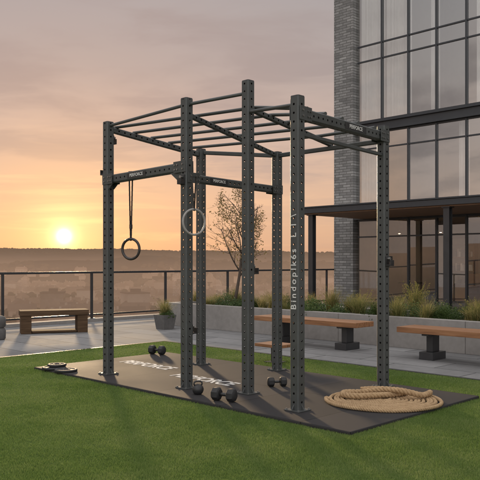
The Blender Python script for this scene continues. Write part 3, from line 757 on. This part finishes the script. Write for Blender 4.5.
for (px,py,z,r,rz,tx) in ((54,372,.001,.15,0,0),(66,374.5,.001,.14,.5,.0),(57,371.5,.032,.12,1,.06)):
    vv,uu=G(px,py); e=empty('weight_plate','flat black weight plate lying at the corner of the mat','weight plate',W(vv,uu,MZ+z),rz,'weight plates at the mat corner')
    b=B(); b.lathe([(.025,0),(r-.006,0),(r,.006),(r,.022),(r-.01,.028),(r-.03,.028),(r-.035,.022),(.055,.022),(.05,.028),(.025,.028),(.025,0)],n=36); b.obj('disc',M_rubber_obj,e,smang=30)
    b=B(); b.lathe([(.0255,.002),(.034,.0285),(.034,.0305),(.0256,.0305)],n=24); b.obj('hub',M_concd,e,smang=30)
# ================================================================ ROPE
vv,uu=G(383,406); e=empty('battle_rope','thick tan rope coiled flat with a length lying across it','rope',W(vv,uu,MZ),0)
def catmull(P_,m=14):
    out=[]; Q=[P_[0]]+P_+[P_[-1]]
    for i in range(1,len(Q)-2):
        p0,p1_,p2_,p3=map(Vector,(Q[i-1],Q[i],Q[i+1],Q[i+2]))
        for k in range(m):
            t=k/m; out.append(.5*((2*p1_)+(-p0+p2_)*t+(2*p0-5*p1_+4*p2_-p3)*t*t+(-p0+3*p1_-3*p2_+p3)*t**3))
    out.append(Vector(P_[-1])); return out
def resample(pts,step):
    out=[pts[0]]
    for a_,b_ in zip(pts[:-1],pts[1:]):
        seg=(b_-a_).length; n=max(1,int(seg/step))
        for k in range(1,n+1): out.append(a_.lerp(b_,k/n))
    return out
def rope_mesh(ctrl,RR,name,pitch):
    pts=resample(ctrl,.0105)
    for _ in range(5): pts=[pts[0]]+[(pts[i-1]+pts[i]*2+pts[i+1])/4 for i in range(1,len(pts)-1)]+[pts[-1]]
    b=B()
    for st in range(3):
        up=None; path=[]; s_=0
        for i,p in enumerate(pts):
            d=(pts[min(i+1,len(pts)-1)]-pts[max(i-1,0)]).normalized()
            if up is None: up=d.orthogonal().normalized()
            up=(up-d*up.dot(d)).normalized(); bb=d.cross(up)
            if i: s_+=(p-pts[i-1]).length
            ph=s_/pitch*2*math.pi+st*2.094
            path.append(p+(up*math.cos(ph)+bb*math.sin(ph))*RR*.5)
        b.sweep(path,RR*.56,n=7)
    return b.obj(name,M_rope,e,smooth=True)
ctrl=[]
turns=13.2; K=int(turns*28)
for i in range(K):
    t=i/(K-1); a=t*turns*2*math.pi+2.9
    R=.555-.0385*turns*t
    wob=1+.022*math.sin(a*1.0+1)+.018*math.sin(a*.31)
    ctrl.append(Vector((R*wob*math.cos(a),R*wob*math.sin(a)*.93,.019+.002*math.sin(a*5)+.006*max(0,math.sin(a*.47+1))*t)))
ctrl=[ctrl[0]+Vector((.03,-.12,0))]+ctrl
rope_mesh(ctrl,.0185,'coil',.075)
top=[(-.16,.30,.065),(-.02,.34,.066),(.16,.30,.066),(.25,.16,.066),(.12,.04,.067),(-.08,-.02,.068),(-.26,-.06,.068),(-.38,.02,.067),(-.34,.14,.068),(-.18,.14,.070),(.02,.06,.112),(.20,-.02,.108),(.36,-.02,.070),(.45,.06,.067),(.50,.16,.062)]
rope_mesh(catmull(top),.029,'loose_length',.11)
# ================================================================ BENCHES
def long_bench(v0,u0,u1,label,supports):
    e=empty('bench',label,'bench',W(v0+.24,(u0+u1)/2,0),RZ,'wooden benches along the planter')
    hu=(u1-u0)/2
    b=B()
    for k in range(4):
        x=-.24+k*.1225; b.box((x,-hu,.375),(x+.116,hu,.455),bev=.006)
    b.obj('seat',M_wood,e)
    for sp in supports:
        b=B(); b.box((-.17,sp-.11,.0),(.20,sp+.11,.11),bev=.006); b.box((-.07,sp-.05,.111),(.12,sp+.05,.345),bev=.004); b.box((-.20,sp-.05,.3455),(.21,sp+.05,.374),bev=.003)
        b.obj('leg',M_rail,e)
long_bench(9.08,6.55,8.75,'long wooden bench on dark feet beside the planter',(-.75,.6))
long_bench(9.02,2.6,5.78,'long warm brown wooden bench on dark feet beside planter',(-1.2,1.15))
Yt=9.9; vv,uu=L((275-240)/F*Yt,Yt)
e=empty('low_stool','small low wooden step stool with a dark base beside the mat','stool',W(vv,uu,.012),RZ)
b=B(); b.box((-.17,-.23,.22),(-.002,.23,.262),bev=.005); b.box((.004,-.23,.22),(.17,.23,.262),bev=.005); b.obj('seat',M_wood,e)
b=B(); b.box((-.04,-.04,.012),(.04,.04,.2195),bev=.003); b.box((-.11,-.11,0),(.11,.11,.0118),bev=.002); b.obj('leg',M_rail,e)
vv,uu=G(52,333)
e=empty('bench','dark brown wooden box-frame bench standing near the terrace railing','bench',W(vv+.1,uu+.1,0),math.radians(20))
b=B(); 
for k in range(3): b.box((-.66,-.22+k*.15,.35),(.66,-.22+k*.15+.146,.45),bev=.006)
b.obj('seat',M_woodx,e)
for sx in (-1,1):
    b=B(); x=sx*.54
    b.box((x-.10,-.20,0),(x+.10,.21,.349),bev=.008); b.obj('leg',M_woodx,e)
b=B(); b.box((-.43,-.17,.012),(.43,.19,.05),bev=.004); b.obj('base_board',M_woodx,e)
Ys=12.9; vv,uu=L((-3-240)/F*Ys,Ys)
e=empty('stone_stool','grey round stacked stone stool standing on the pavers','stool',W(vv,uu,0))
b=B(); b.lathe([(.001,0),(.13,0),(.15,.02),(.155,.16),(.14,.2),(.12,.215)],n=28); b.obj('base',M_concd,e,smooth=True)
b=B(); b.lathe([(.12,.216),(.15,.24),(.155,.36),(.14,.41),(.09,.43),(.001,.435)],n=28); b.obj('seat',M_concd,e,smooth=True)
# ================================================================ SKY / LIGHT
az=math.atan2(-176,F); SUN_EL=math.radians(2.0)
sd=Vector((math.sin(az)*math.cos(SUN_EL),math.cos(az)*math.cos(SUN_EL),math.sin(SUN_EL)))
w=bpy.data.worlds.new('World'); scene.world=w; w.use_nodes=True; nt=w.node_tree; nt.nodes.clear(); lk=nt.links.new
out=N(nt,'ShaderNodeOutputWorld'); bg=N(nt,'ShaderNodeBackground',i_Strength=1.0); lk(bg.outputs[0],out.inputs[0])
tc=N(nt,'ShaderNodeTexCoord'); vec=tc.outputs['Generated']
sx=N(nt,'ShaderNodeSeparateXYZ'); lk(vec,sx.inputs[0])
def mth(op,a,b=None,c=None,clamp=False):
    n=N(nt,'ShaderNodeMath',operation=op,use_clamp=clamp)
    for i,x in enumerate((a,b,c)):
        if x is None: continue
        if isinstance(x,(int,float)): n.inputs[i].default_value=x
        else: lk(x,n.inputs[i])
    return n.outputs[0]
g=ramp(nt,[(0,(.54,.36,.26)),(.03,(.68,.44,.30)),(.09,(.72,.49,.355)),(.17,(.58,.455,.395)),(.26,(.445,.395,.38)),(.36,(.40,.385,.395)),(.55,(.85,.85,.88)),(1,(1.0,1.0,1.0))])
lk(sx.outputs[2],g.inputs[0])
rear=N(nt,'ShaderNodeMapRange',interpolation_type='SMOOTHSTEP',i_1=.05,i_2=.95,i_3=0,i_4=1); lk(mth('MULTIPLY',sx.outputs[1],-1.0),rear.inputs[0])
zen=N(nt,'ShaderNodeMapRange',interpolation_type='SMOOTHSTEP',i_1=.42,i_2=.8,i_3=0,i_4=1.0); lk(sx.outputs[2],zen.inputs[0])
rz_=mth('MAXIMUM',rear.outputs[0],zen.outputs[0])  # added fill: sky overhead and behind the camera brightened out of view
mr_=N(nt,'ShaderNodeMixRGB'); lk(rz_,mr_.inputs[0]); lk(g.outputs[0],mr_.inputs[1]); mr_.inputs[2].default_value=(1.86,1.82,1.82,1)
dt=N(nt,'ShaderNodeVectorMath',operation='DOT_PRODUCT'); lk(vec,dt.inputs[0]); dt.inputs[1].default_value=sd
s=mth('MAXIMUM',dt.outputs['Value'],0.0)
def glow(k,col,prev):
    p=mth('POWER',s,float(k)); m=N(nt,'ShaderNodeMixRGB',blend_type='ADD'); lk(p,m.inputs[0]); lk(prev,m.inputs[1]); m.inputs[2].default_value=(*col,1); return m.outputs[0]
zc=mth('ADD',mth('MAXIMUM',sx.outputs[2],0.0),.11)
cb=N(nt,'ShaderNodeCombineXYZ'); lk(mth('DIVIDE',sx.outputs[0],zc),cb.inputs[0]); lk(mth('MULTIPLY',mth('DIVIDE',sx.outputs[1],zc),1.5),cb.inputs[1])
n1_=N(nt,'ShaderNodeTexNoise',i_Scale=.75,i_Detail=7,i_Roughness=.52,i_Distortion=.5); lk(cb.outputs[0],n1_.inputs['Vector'])
n2_=N(nt,'ShaderNodeTexNoise',i_Scale=2.1,i_Detail=7,i_Roughness=.58,i_Distortion=.6); lk(cb.outputs[0],n2_.inputs['Vector'])
cm=mth('MULTIPLY_ADD',n2_.outputs[0],.4,mth('MULTIPLY',n1_.outputs[0],.7))
cr=N(nt,'ShaderNodeMapRange',interpolation_type='SMOOTHSTEP',i_1=.48,i_2=.66,i_3=0,i_4=1); lk(cm,cr.inputs[0])
zf=N(nt,'ShaderNodeMapRange',interpolation_type='SMOOTHSTEP',i_1=.03,i_2=.20,i_3=.10,i_4=.72); lk(sx.outputs[2],zf.inputs[0])
cf=mth('MULTIPLY',cr.outputs[0],zf.outputs[0])
mx=N(nt,'ShaderNodeMixRGB'); lk(cf,mx.inputs[0]); lk(mr_.outputs[0],mx.inputs[1]); mx.inputs[2].default_value=(.355,.315,.315,1)
cb2=N(nt,'ShaderNodeCombineXYZ'); lk(mth('MULTIPLY',sx.outputs[0],2.2),cb2.inputs[0]); lk(mth('MULTIPLY',sx.outputs[2],34.0),cb2.inputs[1])
n4_=N(nt,'ShaderNodeTexNoise',i_Scale=1.6,i_Detail=6,i_Roughness=.55,i_Distortion=.7); lk(cb2.outputs[0],n4_.inputs['Vector'])
sr=N(nt,'ShaderNodeMapRange',interpolation_type='SMOOTHSTEP',i_1=.50,i_2=.70,i_3=0,i_4=1); lk(n4_.outputs[0],sr.inputs[0])
near=mth('POWER',s,14.0)
zl=N(nt,'ShaderNodeMapRange',interpolation_type='SMOOTHSTEP',i_1=.22,i_2=.06,i_3=0,i_4=1); lk(sx.outputs[2],zl.inputs[0])
sf=mth('MULTIPLY',mth('MULTIPLY',sr.outputs[0],near),zl.outputs[0])
ms_=N(nt,'ShaderNodeMixRGB',blend_type='ADD'); lk(sf,ms_.inputs[0]); lk(mx.outputs[0],ms_.inputs[1]); ms_.inputs[2].default_value=(.28,.15,.04,1)
c=glow(9,(.13,.035,-.02),ms_.outputs[0]); c=glow(90,(.24,.12,.0),c); c=glow(900,(.45,.30,.10),c); c=glow(9000,(1.2,.9,.45),c); c=glow(40000,(4,3.4,2.2),c)
disc=N(nt,'ShaderNodeMapRange',interpolation_type='SMOOTHSTEP',i_1=math.cos(math.radians(.50)),i_2=math.cos(math.radians(.2)),i_3=0,i_4=1); lk(dt.outputs['Value'],disc.inputs[0])
m=N(nt,'ShaderNodeMixRGB',blend_type='ADD'); lk(disc.outputs[0],m.inputs[0]); lk(c,m.inputs[1]); m.inputs[2].default_value=(12,10,6,1)
sky=N(nt,'ShaderNodeTexSky',sky_type='NISHITA'); sky.sun_disc=False; sky.sun_elevation=SUN_EL; sky.sun_rotation=az
sk=N(nt,'ShaderNodeMixRGB',blend_type='MULTIPLY',i_0=1.0); lk(sky.outputs[0],sk.inputs[1]); sk.inputs[2].default_value=(.1,.1,.1,1)
fm=N(nt,'ShaderNodeMixRGB',i_0=.08); lk(m.outputs[0],fm.inputs[1]); lk(sk.outputs[0],fm.inputs[2])
lk(fm.outputs[0],bg.inputs['Color'])
ld=bpy.data.lights.new('sun','SUN'); ld.energy=3.3; ld.angle=math.radians(3); ld.color=(1,.71,.42)
lo=bpy.data.objects.new('sun',ld); link(lo)
le=math.radians(7.0); ldir=Vector((math.sin(az)*math.cos(le),math.cos(az)*math.cos(le),math.sin(le)))
lo.rotation_euler=ldir.to_track_quat('Z','Y').to_euler()
cam=bpy.data.cameras.new('camera'); co_=bpy.data.objects.new('camera',cam); link(co_); co_.location=(0,0,EYE); co_.rotation_euler=(math.pi/2,0,0)
cam.sensor_width=36; cam.lens=F/480*36; cam.shift_y=22/480; cam.clip_end=20000; cam.clip_start=.05
scene.camera=co_
